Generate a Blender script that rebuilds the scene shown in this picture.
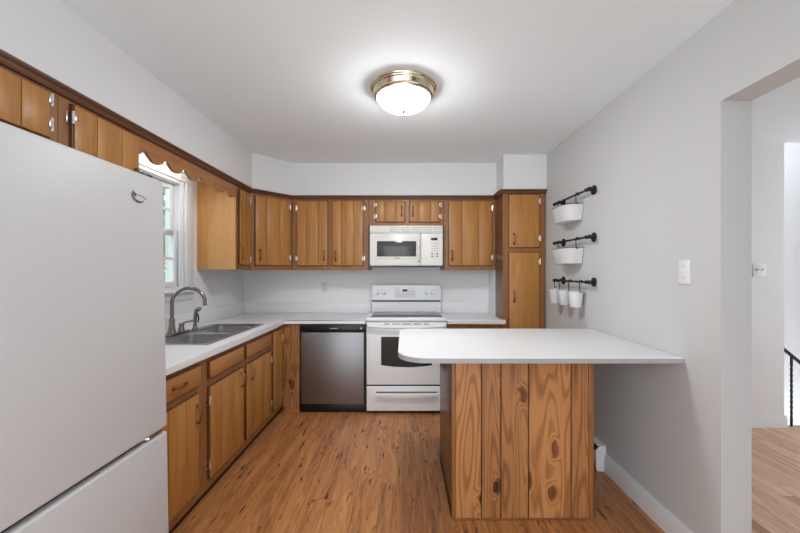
import bpy, bmesh, math, random
from mathutils import Vector, Matrix
random.seed(7)
PI = math.pi
for o in list(bpy.data.objects):
    bpy.data.objects.remove(o)
SC = bpy.context.scene
COL = SC.collection

# ------------------------------------------------------------------ camera, sky, exposure
EYE = 1.331
cam_d = bpy.data.cameras.new('camera')
cam = bpy.data.objects.new('camera', cam_d); COL.objects.link(cam)
cam.location = (0, 0, EYE); cam.rotation_euler = (PI/2, 0, 0)
cam_d.lens = 16.0; cam_d.sensor_width = 36.0
cam_d.shift_x = -4/800; cam_d.shift_y = 5.5/800
cam_d.clip_start = 0.02
SC.camera = cam
W = bpy.data.worlds.new('daylight'); SC.world = W; W.use_nodes = True
bgn = W.node_tree.nodes['Background']
bgn.inputs[0].default_value = (0.90, 0.95, 1.0, 1); bgn.inputs[1].default_value = 1.55
SC.view_settings.view_transform = 'Standard'; SC.view_settings.look = 'None'
SC.view_settings.gamma = 1.0; SC.view_settings.use_curve_mapping = False
SC.view_settings.exposure = 0.85
LAMP = 44.0
CEIL = 2.44
WL, WR, WB = -1.785, 1.35, 3.96      # left wall, right wall, back wall
REAR = -0.7                          # room left open behind the viewer so sky light fills it
SOF = 2.112

# ------------------------------------------------------------------ materials
def srgb(r, g, b):
    f = lambda c: (c/255/12.92) if c/255 <= .04045 else ((c/255+.055)/1.055)**2.4
    return (f(r), f(g), f(b), 1)
def base_mat(name):
    m = bpy.data.materials.new(name); m.use_nodes = True
    return m, m.node_tree, m.node_tree.nodes['Principled BSDF']
def N(t, kind, **kw):
    n = t.nodes.new(kind)
    for k, v in kw.items(): setattr(n, k, v)
    return n
def ramp(t, fac, stops):
    r = N(t, 'ShaderNodeValToRGB'); cr = r.color_ramp
    while len(cr.elements) < len(stops): cr.elements.new(.5)
    for e, (p, c) in zip(cr.elements, stops): e.position = p; e.color = c
    t.links.new(fac, r.inputs[0]); return r.outputs[0]
def math_n(t, op, a, b=None):
    n = N(t, 'ShaderNodeMath', operation=op)
    for i, v in enumerate((a, b)):
        if v is None: continue
        if isinstance(v, (int, float)): n.inputs[i].default_value = v
        else: t.links.new(v, n.inputs[i])
    return n.outputs[0]
def mixc(t, fac, a, b, blend='MIX'):
    n = N(t, 'ShaderNodeMix', data_type='RGBA', blend_type=blend)
    for i, v in ((0, fac), (6, a), (7, b)):
        if isinstance(v, (int, float)): n.inputs[i].default_value = v
        elif isinstance(v, tuple): n.inputs[i].default_value = v
        else: t.links.new(v, n.inputs[i])
    return n.outputs[2]
def bump(t, p, h, strength=.1, dist=.002):
    b = N(t, 'ShaderNodeBump'); b.inputs['Strength'].default_value = strength; b.inputs['Distance'].default_value = dist
    t.links.new(h, b.inputs['Height']); t.links.new(b.outputs[0], p.inputs['Normal'])
def coords(t, scale, rnd=False):
    tc = N(t, 'ShaderNodeTexCoord'); mp = N(t, 'ShaderNodeMapping')
    mp.inputs['Scale'].default_value = scale
    t.links.new(tc.outputs['Object'], mp.inputs[0])
    return mp.outputs[0]
def noise(t, vec, scale, detail=4, rough=.55, dist=0, w=None):
    n = N(t, 'ShaderNodeTexNoise', noise_dimensions='4D' if w is not None else '3D')
    n.inputs['Scale'].default_value = scale; n.inputs['Detail'].default_value = detail
    n.inputs['Roughness'].default_value = rough; n.inputs['Distortion'].default_value = dist
    t.links.new(vec, n.inputs['Vector'])
    if w is not None: t.links.new(w, n.inputs['W'])
    return n.outputs['Fac']
def paint(name, c, rough=.6, tex=0, texscale=200, var=.03):
    m, t, p = base_mat(name)
    v = coords(t, (1, 1, 1)); n = noise(t, v, 3.0, 3)
    lo = tuple(x*(1-var) for x in c[:3])+(1,)
    t.links.new(ramp(t, n, [(.3, lo), (.7, c)]), p.inputs['Base Color'])
    p.inputs['Roughness'].default_value = rough
    if tex:
        bump(t, p, noise(t, v, texscale, 2), tex, .001)
    return m
def metal(name, c, rough=.25, brushed=None):
    m, t, p = base_mat(name)
    p.inputs['Metallic'].default_value = 1
    v = coords(t, brushed or (40, 40, 40)); n = noise(t, v, 1.0, 3)
    lo = tuple(x*.86 for x in c[:3])+(1,)
    t.links.new(ramp(t, n, [(.3, lo), (.7, c)]), p.inputs['Base Color'])
    rr = N(t, 'ShaderNodeMapRange'); rr.inputs['To Min'].default_value = rough*.8; rr.inputs['To Max'].default_value = rough*1.2
    t.links.new(n, rr.inputs[0]); t.links.new(rr.outputs[0], p.inputs['Roughness'])
    return m
def wood(name, dark, mid, light, axis='z', rough=.38, streak=1.0):
    m, t, p = base_mat(name)
    L = {'z': (9, 9, .7), 'y': (9, .7, 9), 'x': (.7, 9, 9)}[axis]
    F = {'z': (130, 130, 4), 'y': (130, 4, 130), 'x': (4, 130, 130)}[axis]
    oi = N(t, 'ShaderNodeObjectInfo'); w = math_n(t, 'MULTIPLY', oi.outputs['Random'], 37.0)
    n1 = noise(t, coords(t, L), 1.3, 5, .6, 1.2, w)
    n2 = noise(t, coords(t, F), 1.0, 3, .6, 0, w)
    ring = math_n(t, 'MULTIPLY_ADD', math_n(t, 'SINE', math_n(t, 'MULTIPLY', n1, 46.0)), .5); ring.node.inputs[2].default_value = .5
    a = math_n(t, 'ADD', math_n(t, 'MULTIPLY', n1, .62), math_n(t, 'MULTIPLY', ring, .07*streak))
    a = math_n(t, 'ADD', a, math_n(t, 'ADD', math_n(t, 'MULTIPLY', n2, .22*streak), .05))
    c = ramp(t, a, [(.22, dark), (.5, mid), (.8, light)])
    t.links.new(c, p.inputs['Base Color']); p.inputs['Roughness'].default_value = rough
    bump(t, p, n2, .06, .001)
    return m
def knotty(name):
    m, t, p = base_mat(name)
    at = N(t, 'ShaderNodeAttribute', attribute_name='board')
    w = math_n(t, 'MULTIPLY', at.outputs['Fac'], 5.37)
    v = coords(t, (7.5, 7.5, .75)); n1 = noise(t, v, 1.0, 1.5, .45, .3, w)
    fine = noise(t, coords(t, (140, 140, 6)), 1.0, 3, .6, 0, w)
    vk = coords(t, (6.5, 6.5, 3.6))
    vo = N(t, 'ShaderNodeTexVoronoi', voronoi_dimensions='2D'); vo.inputs['Scale'].default_value = 1.0
    nz = N(t, 'ShaderNodeTexNoise'); nz.inputs['Scale'].default_value = 2.0; t.links.new(vk, nz.inputs['Vector'])
    mx = N(t, 'ShaderNodeVectorMath', operation='MULTIPLY_ADD'); t.links.new(nz.outputs['Color'], mx.inputs[0]); mx.inputs[1].default_value = (.35, .35, .35); t.links.new(vk, mx.inputs[2])
    s3 = N(t, 'ShaderNodeSeparateXYZ'); t.links.new(mx.outputs[0], s3.inputs[0]); c3 = N(t, 'ShaderNodeCombineXYZ')
    t.links.new(math_n(t, 'ADD', s3.outputs[0], w), c3.inputs[0]); t.links.new(math_n(t, 'ADD', s3.outputs[2], math_n(t, 'MULTIPLY', w, 1.7)), c3.inputs[1])
    t.links.new(c3.outputs[0], vo.inputs['Vector'])
    d = vo.outputs['Distance']
    sepc = N(t, 'ShaderNodeSeparateColor'); t.links.new(vo.outputs['Color'], sepc.inputs[0])
    pick = math_n(t, 'GREATER_THAN', sepc.outputs[0], .5)
    k = N(t, 'ShaderNodeMapRange', interpolation_type='SMOOTHSTEP'); k.inputs['From Min'].default_value = .34; k.inputs['From Max'].default_value = .06
    t.links.new(d, k.inputs[0])
    core = N(t, 'ShaderNodeMapRange', interpolation_type='SMOOTHSTEP'); core.inputs['From Min'].default_value = .2; core.inputs['From Max'].default_value = .09
    t.links.new(d, core.inputs[0])
    kk = math_n(t, 'MULTIPLY', k.outputs[0], pick); cc = math_n(t, 'MULTIPLY', core.outputs[0], pick)
    g = math_n(t, 'ADD', n1, math_n(t, 'MULTIPLY', kk, .16))
    ring = math_n(t, 'SINE', math_n(t, 'MULTIPLY', g, 92.0))
    rg = N(t, 'ShaderNodeMapRange'); rg.inputs['From Min'].default_value = -.2; rg.inputs['From Max'].default_value = 1; t.links.new(ring, rg.inputs[0])
    a = math_n(t, 'ADD', math_n(t, 'MULTIPLY', rg.outputs[0], .24), math_n(t, 'MULTIPLY', fine, .35))
    a = math_n(t, 'ADD', a, math_n(t, 'MULTIPLY', n1, .3))
    a = math_n(t, 'ADD', a, math_n(t, 'MULTIPLY', cc, .45))
    c = ramp(t, a, [(.26, srgb(190, 134, 82)), (.48, srgb(166, 110, 64)), (.70, srgb(122, 74, 42)), (.98, srgb(46, 26, 15))])
    br = math_n(t, 'SINE', math_n(t, 'MULTIPLY', at.outputs['Fac'], 2.6))
    bv = N(t, 'ShaderNodeMapRange'); bv.inputs['From Min'].default_value = -1; bv.inputs['To Min'].default_value = .82; bv.inputs['To Max'].default_value = 1.08; t.links.new(br, bv.inputs[0])
    c = mixc(t, 1.0, c, bv.outputs[0], 'MULTIPLY')
    t.links.new(c, p.inputs['Base Color']); p.inputs['Roughness'].default_value = .42
    bump(t, p, fine, .08, .001)
    return m
def plank_floor(name, pw, pl, stops, fleck, fleck_amt, grainamp, rough, gap, tone=.17, f0=.615):
    m, t, p = base_mat(name)
    tc = N(t, 'ShaderNodeTexCoord'); sp = N(t, 'ShaderNodeSeparateXYZ'); t.links.new(tc.outputs['Object'], sp.inputs[0])
    cb = N(t, 'ShaderNodeCombineXYZ'); t.links.new(sp.outputs[0], cb.inputs[1])
    bk = N(t, 'ShaderNodeTexBrick'); bk.offset = 0; bk.offset_frequency = 2
    for k, v in (('Scale', 1.0), ('Mortar Size', .0011), ('Mortar Smooth', .3), ('Bias', 0.0), ('Brick Width', pl), ('Row Height', pw)): bk.inputs[k].default_value = v
    bk.inputs['Color1'].default_value = (0, 0, 0, 1); bk.inputs['Color2'].default_value = (1, 1, 1, 1); bk.inputs['Mortar'].default_value = (.5, .5, .5, 1)
    wn = N(t, 'ShaderNodeTexWhiteNoise', noise_dimensions='1D')
    t.links.new(math_n(t, 'FLOOR', math_n(t, 'DIVIDE', sp.outputs[0], pw)), wn.inputs['W'])
    t.links.new(math_n(t, 'ADD', sp.outputs[1], math_n(t, 'MULTIPLY', wn.outputs['Value'], pl)), cb.inputs[0])
    t.links.new(cb.outputs[0], bk.inputs['Vector'])
    bw = N(t, 'ShaderNodeRGBToBW'); t.links.new(bk.outputs['Color'], bw.inputs[0])
    w = math_n(t, 'MULTIPLY', bw.outputs[0], 23.0)
    n1 = noise(t, coords(t, (7, .55, 1)), 1.6, 4, .6, .8, w)
    n2 = noise(t, coords(t, (120, 4.5, 1)), 1.0, 4, .65, .3, w)
    ring = math_n(t, 'SINE', math_n(t, 'MULTIPLY', n1, 70.0))
    a = math_n(t, 'ADD', math_n(t, 'MULTIPLY', n1, .55), math_n(t, 'MULTIPLY', ring, .05*grainamp))
    a = math_n(t, 'ADD', a, math_n(t, 'MULTIPLY', n2, .36*grainamp))
    a = math_n(t, 'ADD', a, math_n(t, 'MULTIPLY', math_n(t, 'SUBTRACT', bw.outputs[0], .5), tone))
    c = ramp(t, a, stops)
    f1 = noise(t, coords(t, (20, 4.2, 1)), 1.3, 3, .6, .9, w)
    fm = N(t, 'ShaderNodeMapRange', interpolation_type='SMOOTHSTEP'); fm.inputs['From Min'].default_value = f0; fm.inputs['From Max'].default_value = f0+.09
    t.links.new(f1, fm.inputs[0])
    c = mixc(t, math_n(t, 'MULTIPLY', fm.outputs[0], fleck_amt), c, fleck)
    c = mixc(t, math_n(t, 'MULTIPLY', bk.outputs['Fac'], .6), c, gap)
    t.links.new(c, p.inputs['Base Color'])
    rr = N(t, 'ShaderNodeMapRange'); rr.inputs['To Min'].default_value = rough*.85; rr.inputs['To Max'].default_value = rough*1.2
    t.links.new(n2, rr.inputs[0]); t.links.new(rr.outputs[0], p.inputs['Roughness'])
    bump(t, p, n2, .07, .001)
    return m
def glass_mat(name, tint=(1, 1, 1, 1), gloss=.1):
    m = bpy.data.materials.new(name); m.use_nodes = True; t = m.node_tree; t.nodes.clear()
    out = N(t, 'ShaderNodeOutputMaterial'); tr = N(t, 'ShaderNodeBsdfTransparent'); gl = N(t, 'ShaderNodeBsdfGlossy'); mx = N(t, 'ShaderNodeMixShader')
    tr.inputs[0].default_value = tint; gl.inputs['Roughness'].default_value = .03
    lw = N(t, 'ShaderNodeLayerWeight'); lw.inputs[0].default_value = .25
    t.links.new(math_n(t, 'MULTIPLY', lw.outputs['Fresnel'], gloss*4), mx.inputs[0])
    t.links.new(tr.outputs[0], mx.inputs[1]); t.links.new(gl.outputs[0], mx.inputs[2]); t.links.new(mx.outputs[0], out.inputs[0])
    return m
def emit(name, c, s):
    m, t, p = base_mat(name)
    p.inputs['Base Color'].default_value = (.9, .9, .9, 1); p.inputs['Emission Color'].default_value = c
    p.inputs['Roughness'].default_value = .2
    lw = N(t, 'ShaderNodeLayerWeight'); lw.inputs[0].default_value = .3
    mr = N(t, 'ShaderNodeMapRange'); mr.inputs['To Min'].default_value = s; mr.inputs['To Max'].default_value = s*.35
    t.links.new(lw.outputs['Facing'], mr.inputs[0]); t.links.new(mr.outputs[0], p.inputs['Emission Strength'])
    return m

M = {}
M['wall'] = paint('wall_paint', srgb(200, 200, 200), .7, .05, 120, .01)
M['wall_lit'] = paint('wall_paint_lit', srgb(240, 240, 241), .6, .05, 120, .01)  # same white wall paint, lightened to stand in for missing light
M['soffit'] = paint('soffit_paint_lit', srgb(224, 224, 225), .7, .05, 120, .01)  # lighter copy of the wall paint, brightness put into the colour
M['ceil'] = paint('ceiling_paint', srgb(238, 243, 246), .8, .08, 60, .01)
M['trim'] = paint('white_trim_paint', srgb(228, 229, 231), .4)
M['hallwall'] = paint('hall_wall_paint', srgb(230, 230, 231), .6)
M['white_metal'] = paint('white_enamel', srgb(240, 241, 243), .25)
M['fridge'] = paint('white_stippled_enamel', srgb(202, 202, 203), .42, .35, 420, .02)
M['micro'] = paint('cream_white_plastic', srgb(236, 234, 228), .3)
M['plastic'] = paint('white_plastic', srgb(226, 226, 226), .35)
M['laminate'] = paint('white_laminate', srgb(240, 240, 242), .32)
M['edge'] = paint('grey_laminate_edge', srgb(176, 176, 177), .4, 0, 300, .2)
M['grey'] = paint('grey_print', srgb(92, 92, 92), .5)
M['lightgrey'] = paint('light_grey_plastic', srgb(198, 198, 197), .45)
M['black'] = paint('black_plastic', srgb(16, 16, 17), .35)
M['iron'] = paint('black_iron', srgb(10, 10, 11), .6)
M['blackglass'] = paint('black_glass', srgb(20, 20, 22), .06)
M['greyglass'] = paint('smoked_glass', srgb(74, 74, 76), .12)
M['cooktop'] = paint('dark_ceramic_glass', srgb(70, 70, 72), .12, 0, 10, .1)
M['dark'] = paint('dark_void', srgb(18, 15, 13), .8)
M['chrome'] = metal('chrome', srgb(225, 225, 228), .16)
M['hinge'] = metal('bright_hinge_steel', srgb(222, 222, 224), .28)
M['steel'] = metal('brushed_stainless', srgb(156, 157, 160), .42, (3, 3, 160))
M['sinksteel'] = metal('sink_stainless', srgb(190, 190, 191), .36, (60, 4, 60))
M['nickel'] = metal('faucet_nickel', srgb(146, 145, 143), .18)
M['brass'] = metal('antique_brass', srgb(150, 104, 62), .3)
M['lampbrass'] = metal('polished_brass_nickel', srgb(226, 214, 188), .14)
M['door'] = wood('honey_birch', srgb(142, 88, 38), srgb(178, 122, 60), srgb(202, 148, 80), 'z')
M['doorx'] = wood('honey_birch_lengthwise', srgb(138, 86, 40), srgb(172, 116, 61), srgb(196, 142, 81), 'y')
M['frame'] = wood('red_brown_frame', srgb(110, 68, 34), srgb(148, 97, 52), srgb(170, 118, 68), 'z')
M['framey'] = wood('red_brown_rail', srgb(92, 52, 26), srgb(136, 83, 44), srgb(160, 104, 58), 'y')
M['edgewood'] = wood('dark_edge_and_groove_shade', srgb(70, 40, 20), srgb(96, 58, 30), srgb(116, 74, 40), 'z')  # dark lip stain; also paints the shade around doors and in grooves
M['valance'] = wood('orange_brown_valance', srgb(132, 80, 40), srgb(168, 112, 62), srgb(188, 132, 78), 'y')
M['crown'] = wood('dark_crown', srgb(72, 42, 25), srgb(102, 62, 38), srgb(122, 78, 50), 'y', .4, .6)
M['panel'] = wood('pale_end_panel', srgb(176, 122, 66), srgb(200, 148, 86), srgb(214, 166, 104), 'z', .35, .5)
M['side'] = wood('dark_side_panel', srgb(72, 42, 24), srgb(104, 64, 38), srgb(126, 80, 50), 'z', .3)
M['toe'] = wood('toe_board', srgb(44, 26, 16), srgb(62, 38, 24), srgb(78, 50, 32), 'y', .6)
M['knotty'] = knotty('knotty_pine_boards')
M['floor'] = plank_floor('walnut_planks', .145, 1.22, [(.24, srgb(112, 68, 38)), (.42, srgb(180, 120, 72)), (.56, srgb(204, 144, 92)), (.74, srgb(228, 174, 120))], srgb(66, 36, 20), .85, .85, .33, srgb(110, 68, 44), .07, .585)
M['hallfloor'] = plank_floor('oak_strips', .075, .9, [(.28, srgb(168, 122, 92)), (.46, srgb(208, 166, 134)), (.6, srgb(228, 190, 160)), (.8, srgb(242, 212, 186))], srgb(120, 80, 56), .3, 1.0, .35, srgb(110, 74, 52))
M['pane'] = glass_mat('window_glass', (.93, .98, .97, 1), .1)
M['lampglow'] = emit('lit_opal_glass', (.97, .985, 1.0, 1), LAMP)
M['tube'] = emit('lit_tube', (.98, .99, 1.0, 1), 16.0)
M['leaf'] = paint('leaf_green', srgb(120, 158, 130), .6, 0, 10, .5)
M['bark'] = paint('bark_grey', srgb(96, 92, 86), .9, .3, 30, .4)
M['grass'] = paint('lawn_green', srgb(116, 140, 92), .9, 0, 10, .4)

# ------------------------------------------------------------------ mesh helpers
class MB:
    """collects shapes (world coordinates) into one bmesh"""
    def __init__(s, T=None):
        s.bm = bmesh.new(); s.T = T or Matrix.Identity(4); s.mi = 0
    def _f(s, vs):
        try:
            f = s.bm.faces.new(vs); f.material_index = s.mi; return f
        except ValueError: return None
    def v(s, p): return s.bm.verts.new(s.T @ Vector(p))
    def box(s, x0, x1, y0, y1, z0, z1, bev=0, seg=2):
        if x0 > x1: x0, x1 = x1, x0
        if y0 > y1: y0, y1 = y1, y0
        if z0 > z1: z0, z1 = z1, z0
        c = [s.v((x, y, z)) for z in (z0, z1) for y in (y0, y1) for x in (x0, x1)]
        fs = [s._f([c[i] for i in q]) for q in ((0, 2, 3, 1), (4, 5, 7, 6), (0, 1, 5, 4), (2, 6, 7, 3), (0, 4, 6, 2), (1, 3, 7, 5))]
        if bev:
            es = list({e for f in fs for e in f.edges})
            r = bmesh.ops.bevel(s.bm, geom=es, offset=bev, segments=seg, profile=.5, affect='EDGES', clamp_overlap=True)
            for f in r['faces']: f.material_index = s.mi
        return s
    def prism(s, pts, a, b, axis='z', bev=0):
        """polygon pts extruded from a to b along axis (pts are the other two coordinates in order)"""
        def P(p, h):
            return {'z': (p[0], p[1], h), 'y': (p[0], h, p[1]), 'x': (h, p[0], p[1])}[axis]
        lo = [s.v(P(p, a)) for p in pts]; hi = [s.v(P(p, b)) for p in pts]
        n = len(pts); caps = [s._f(lo[::-1]), s._f(hi)]
        for i in range(n): s._f([lo[i], lo[(i+1) % n], hi[(i+1) % n], hi[i]])
        if bev:
            es = [e for f in caps for e in f.edges]
            r = bmesh.ops.bevel(s.bm, geom=es, offset=bev, segments=2, profile=.5, affect='EDGES', clamp_overlap=True)
            for f in r['faces']: f.material_index = s.mi
        return s
    def tube(s, path, r, n=10, closed=False):
        path = [Vector(p) for p in path]; m = len(path)
        rad = r if isinstance(r, (list, tuple)) else [r]*m
        t0 = (path[1]-path[0]).normalized()
        up = Vector((0, 0, 1)) if abs(t0.z) < .9 else Vector((1, 0, 0))
        u = t0.cross(up).normalized(); rings = []
        for i, p in enumerate(path):
            t = ((path[min(i+1, m-1)]-path[max(i-1, 0)])).normalized()
            u = (u-t*u.dot(t)).normalized(); w = t.cross(u)
            rings.append([s.v(p+(u*math.cos(2*PI*k/n)+w*math.sin(2*PI*k/n))*rad[i]) for k in range(n)])
        for a, b in zip(rings, rings[1:]):
            for k in range(n): s._f([a[k], a[(k+1) % n], b[(k+1) % n], b[k]])
        s._f(rings[0][::-1]); s._f(rings[-1]); return s
    def lathe(s, c, prof, n=32, axis='z', sgn=1):
        """prof: list of (radius, height) along the axis from point c"""
        c = Vector(c); rings = []
        for r, h in prof:
            ring = []
            for k in range(n):
                a, b = r*math.cos(2*PI*k/n), r*math.sin(2*PI*k/n)
                d = {'z': (a, b, h*sgn), 'y': (a, h*sgn, b), 'x': (h*sgn, a, b)}[axis]
                ring.append(s.v(c+Vector(d)))
            rings.append(ring)
        for a, b in zip(rings, rings[1:]):
            for k in range(n): s._f([a[k], a[(k+1) % n], b[(k+1) % n], b[k]])
        s._f(rings[0][::-1]); s._f(rings[-1]); return s
    def loft(s, loops, cap0=False, cap1=True):
        rs = [[s.v(p) for p in lp] for lp in loops]
        for a, b in zip(rs, rs[1:]):
            n = len(a)
            for k in range(n): s._f([a[k], a[(k+1) % n], b[(k+1) % n], b[k]])
        if cap0: s._f(rs[0][::-1])
        if cap1: s._f(rs[-1])
        return s
    def cells(s, xs, ys, keep, z0, z1):
        """slab made of grid cells with shared vertices; returns it for bevelling"""
        vt, vb = {}, {}
        def g(d, i, j, z):
            if (i, j) not in d: d[(i, j)] = s.v((xs[i], ys[j], z))
            return d[(i, j)]
        K = {(i, j) for i in range(len(xs)-1) for j in range(len(ys)-1) if keep(i, j)}
        for i, j in K:
            q = [(i, j), (i+1, j), (i+1, j+1), (i, j+1)]
            s._f([g(vt, a, b, z1) for a, b in q]); s._f([g(vb, a, b, z0) for a, b in q][::-1])
            for (a, b), (c, d), nb in ((q[0], q[1], (i, j-1)), (q[1], q[2], (i+1, j)), (q[2], q[3], (i, j+1)), (q[3], q[0], (i-1, j))):
                if nb not in K: s._f([g(vt, a, b, z1), g(vb, a, b, z0), g(vb, c, d, z0), g(vt, c, d, z1)][::-1])
        return s
    def bevel_where(s, fn, off, seg=3):
        es = [e for e in s.bm.edges if fn(e.verts[0].co, e.verts[1].co)]
        bmesh.ops.bevel(s.bm, geom=es, offset=off, segments=seg, profile=.5, affect='EDGES', clamp_overlap=True)
        return s

ORG = {}
def link(name, mesh, parent=None, loc=None):
    o = bpy.data.objects.new(name, mesh); COL.objects.link(o)
    if parent is not None:
        o.parent = parent; ORG[o] = ORG[parent]
    else:
        o.location = loc or (0, 0, 0); ORG[o] = Vector(loc or (0, 0, 0))
    return o
def obj(name, mb, mats, parent=None, loc=None, smooth=35, label=None):
    bm = mb.bm
    bmesh.ops.recalc_face_normals(bm, faces=bm.faces[:])
    off = ORG[parent] if parent is not None else Vector(loc or (0, 0, 0))
    bmesh.ops.translate(bm, verts=bm.verts[:], vec=-off)
    me = bpy.data.meshes.new(name); bm.to_mesh(me); bm.free()
    for m in (mats if isinstance(mats, (list, tuple)) else [mats]): me.materials.append(M[m])
    if smooth:
        me.polygons.foreach_set('use_smooth', [True]*len(me.polygons))
        me.set_sharp_from_angle(angle=math.radians(smooth))
    o = link(name, me, parent, loc)
    if label: o['label'] = label
    return o
def tag(o, label, cat, group=None):
    o['label'] = label; o['category'] = cat
    if group: o['group'] = group
    return o
def thing(name, label, cat, loc, group=None):
    return tag(link(name, None, None, loc), label, cat, group)
def struct(name, mb, mat, parent=None, smooth=35):
    o = obj(name, mb, mat, parent, smooth=smooth)
    if parent is None: o['kind'] = 'structure'
    return o
def sweep(mb, path, prof, right=True):
    """profile (out, z) swept along a plan polyline with mitred corners; out is to the right of travel"""
    n = len(path); secs = []
    for i, p in enumerate(path):
        p = Vector(p); ds = []
        if i > 0: ds.append((p-Vector(path[i-1])).normalized())
        if i < n-1: ds.append((Vector(path[i+1])-p).normalized())
        nn = [Vector((d.y, -d.x)) for d in ds]
        b = sum(nn, Vector((0, 0))).normalized(); k = 1/max(.3, b.dot(nn[0]))
        secs.append([(p.x+b.x*k*o, p.y+b.y*k*o, z) for o, z in prof])
    mb.loft(secs, cap0=True, cap1=True)
    return mb
def text(name, body, size, origin, xdir, updir, mat, parent, depth=.0008, shear=0):
    cu = bpy.data.curves.new(name, 'FONT'); cu.body = body; cu.size = size; cu.extrude = depth; cu.align_x = 'CENTER'; cu.align_y = 'CENTER'; cu.shear = shear
    tmp = bpy.data.objects.new(name+'_tmp', cu); COL.objects.link(tmp)
    dg = bpy.context.evaluated_depsgraph_get()
    me = bpy.data.meshes.new_from_object(tmp.evaluated_get(dg)); bpy.data.objects.remove(tmp)
    x = Vector(xdir).normalized(); u = Vector(updir).normalized(); z = x.cross(u)
    T = Matrix(((x.x, u.x, z.x, 0), (x.y, u.y, z.y, 0), (x.z, u.z, z.z, 0), (0, 0, 0, 1)))
    me.transform(T); me.transform(Matrix.Translation(Vector(origin)-ORG[parent]))
    me.materials.clear(); me.materials.append(M[mat])
    o = link(name, me, parent); return o
def frame_T(origin, u):
    """local (along face, outwards, up) -> world"""
    u = Vector((u[0], u[1], 0)).normalized(); n = Vector((u.y, -u.x, 0)); o = Vector(origin)
    return Matrix(((u.x, n.x, 0, o.x), (u.y, n.y, 0, o.y), (0, 0, 1, o.z), (0, 0, 0, 1)))

# ------------------------------------------------------------------ the room
HX, HFX = WR+.13, 4.6          # hall side of the partition wall, far hall side
struct('floor', MB().box(WL, WR+.065, REAR, WB, -.05, 0), 'floor', smooth=0)
HREAR = -2.6
struct('floor_hall', MB().box(WR+.065, HFX, HREAR, 3.09, -.05, 0), 'hallfloor', smooth=0)
struct('ceiling', MB().box(WL, WR, REAR, WB, CEIL, CEIL+.08), 'ceil', smooth=0)
struct('ceiling_hall', MB().box(WR, HFX, HREAR, 3.05, CEIL, CEIL+.08), 'ceil', smooth=0)
WY0, WY1, WZ0, WZ1 = 1.93, 2.885, 1.19, 2.055
lw = MB()
lw.box(WL-.14, WL, REAR, WY0, 0, CEIL); lw.box(WL-.14, WL, WY1, WB+.12, 0, CEIL)
lw.box(WL-.14, WL, WY0, WY1, 0, WZ0); lw.box(WL-.14, WL, WY0, WY1, WZ1, CEIL)
struct('wall_left', lw, 'wall_lit', smooth=0)
struct('wall_back', MB().box(WL, HX, WB, WB+.12, 0, CEIL), 'wall_lit', smooth=0)
JY, JZ = 1.514, 2.06
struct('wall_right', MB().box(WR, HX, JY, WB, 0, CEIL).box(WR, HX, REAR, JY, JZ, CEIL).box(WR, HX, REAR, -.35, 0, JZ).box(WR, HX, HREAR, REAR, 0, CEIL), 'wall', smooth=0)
so = MB(); SL = -1.41
so.prism([(WL, REAR), (SL, REAR), (SL, 3.30), (-1.14, 3.62), (.94, 3.62), (.94, 3.36), (WR, 3.36), (WR, WB), (WL, WB)], SOF, CEIL)
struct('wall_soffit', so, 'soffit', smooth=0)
struct('wall_chase', MB().box(.94, WR, 3.662, WB, 0, SOF), 'wall_lit', smooth=0)
# hall beyond the opening
struct('wall_hall', MB().box(HX, 3.26, 3.05, 3.17, 0, CEIL), 'hallwall', smooth=0)
struct('wall_stairwell', MB().box(1.6, 4.6, 3.75, 3.85, -1.6, 3.0).box(1.6, 3.1, 3.17, 3.75, -1.6, -.02), 'hallwall', smooth=0)
struct('wall_hall_right_unseen', MB().box(HFX, HFX+.1, HREAR, 3.75, -1.6, .35).box(HFX, HFX+.1, HREAR, 3.75, 2.3, 3.0).box(HFX, HFX+.1, HREAR, .9, .35, 2.3).box(HFX, HFX+.1, 2.98, 3.75, .35, 2.3), 'hallwall', smooth=0)  # unseen wall; its opening is added to bring daylight into the hall
struct('wall_hall_rear_unseen', MB().box(WR, HFX+.1, HREAR-.1, HREAR, 0, CEIL), 'hallwall', smooth=0)  # unseen wall, added to keep daylight off the jamb
struct('ceiling_stairwell', MB().box(1.6, 4.6, 3.05, 3.85, 3.0, 3.06), 'ceil', smooth=0)
def baseboard(name, T, L, h=.115):
    mb = MB(T); mb.prism([(0, 0), (.016, 0), (.016, h-.03), (.011, h-.016), (.009, h), (0, h)], 0, L, 'x')
    return struct(name, mb, 'trim', smooth=25)
baseboard('baseboard_right', Matrix(((0, -1, 0, WR), (1, 0, 0, JY), (0, 0, 1, 0), (0, 0, 0, 1))), 2.372-JY)
baseboard('baseboard_hall', Matrix(((1, 0, 0, HX), (0, -1, 0, 3.05), (0, 0, 1, 0), (0, 0, 0, 1))), 3.275-HX, .10)
# crown strip under the soffit
FX, FY, PX, PY = -1.45, 3.65, .94, 3.38
CP = [(FX, -.6), (FX, 3.345), (-1.152, FY), (PX, FY), (PX, PY), (WR-.002, PY)]
cr = MB(); sweep(cr, CP, [(.001, 2.076), (.015, 2.076), (.02, 2.084), (.022, 2.094), (.034, 2.104), (.034, SOF), (.001, SOF)])
struct('trim_1', cr, 'crown', smooth=30)

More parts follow.
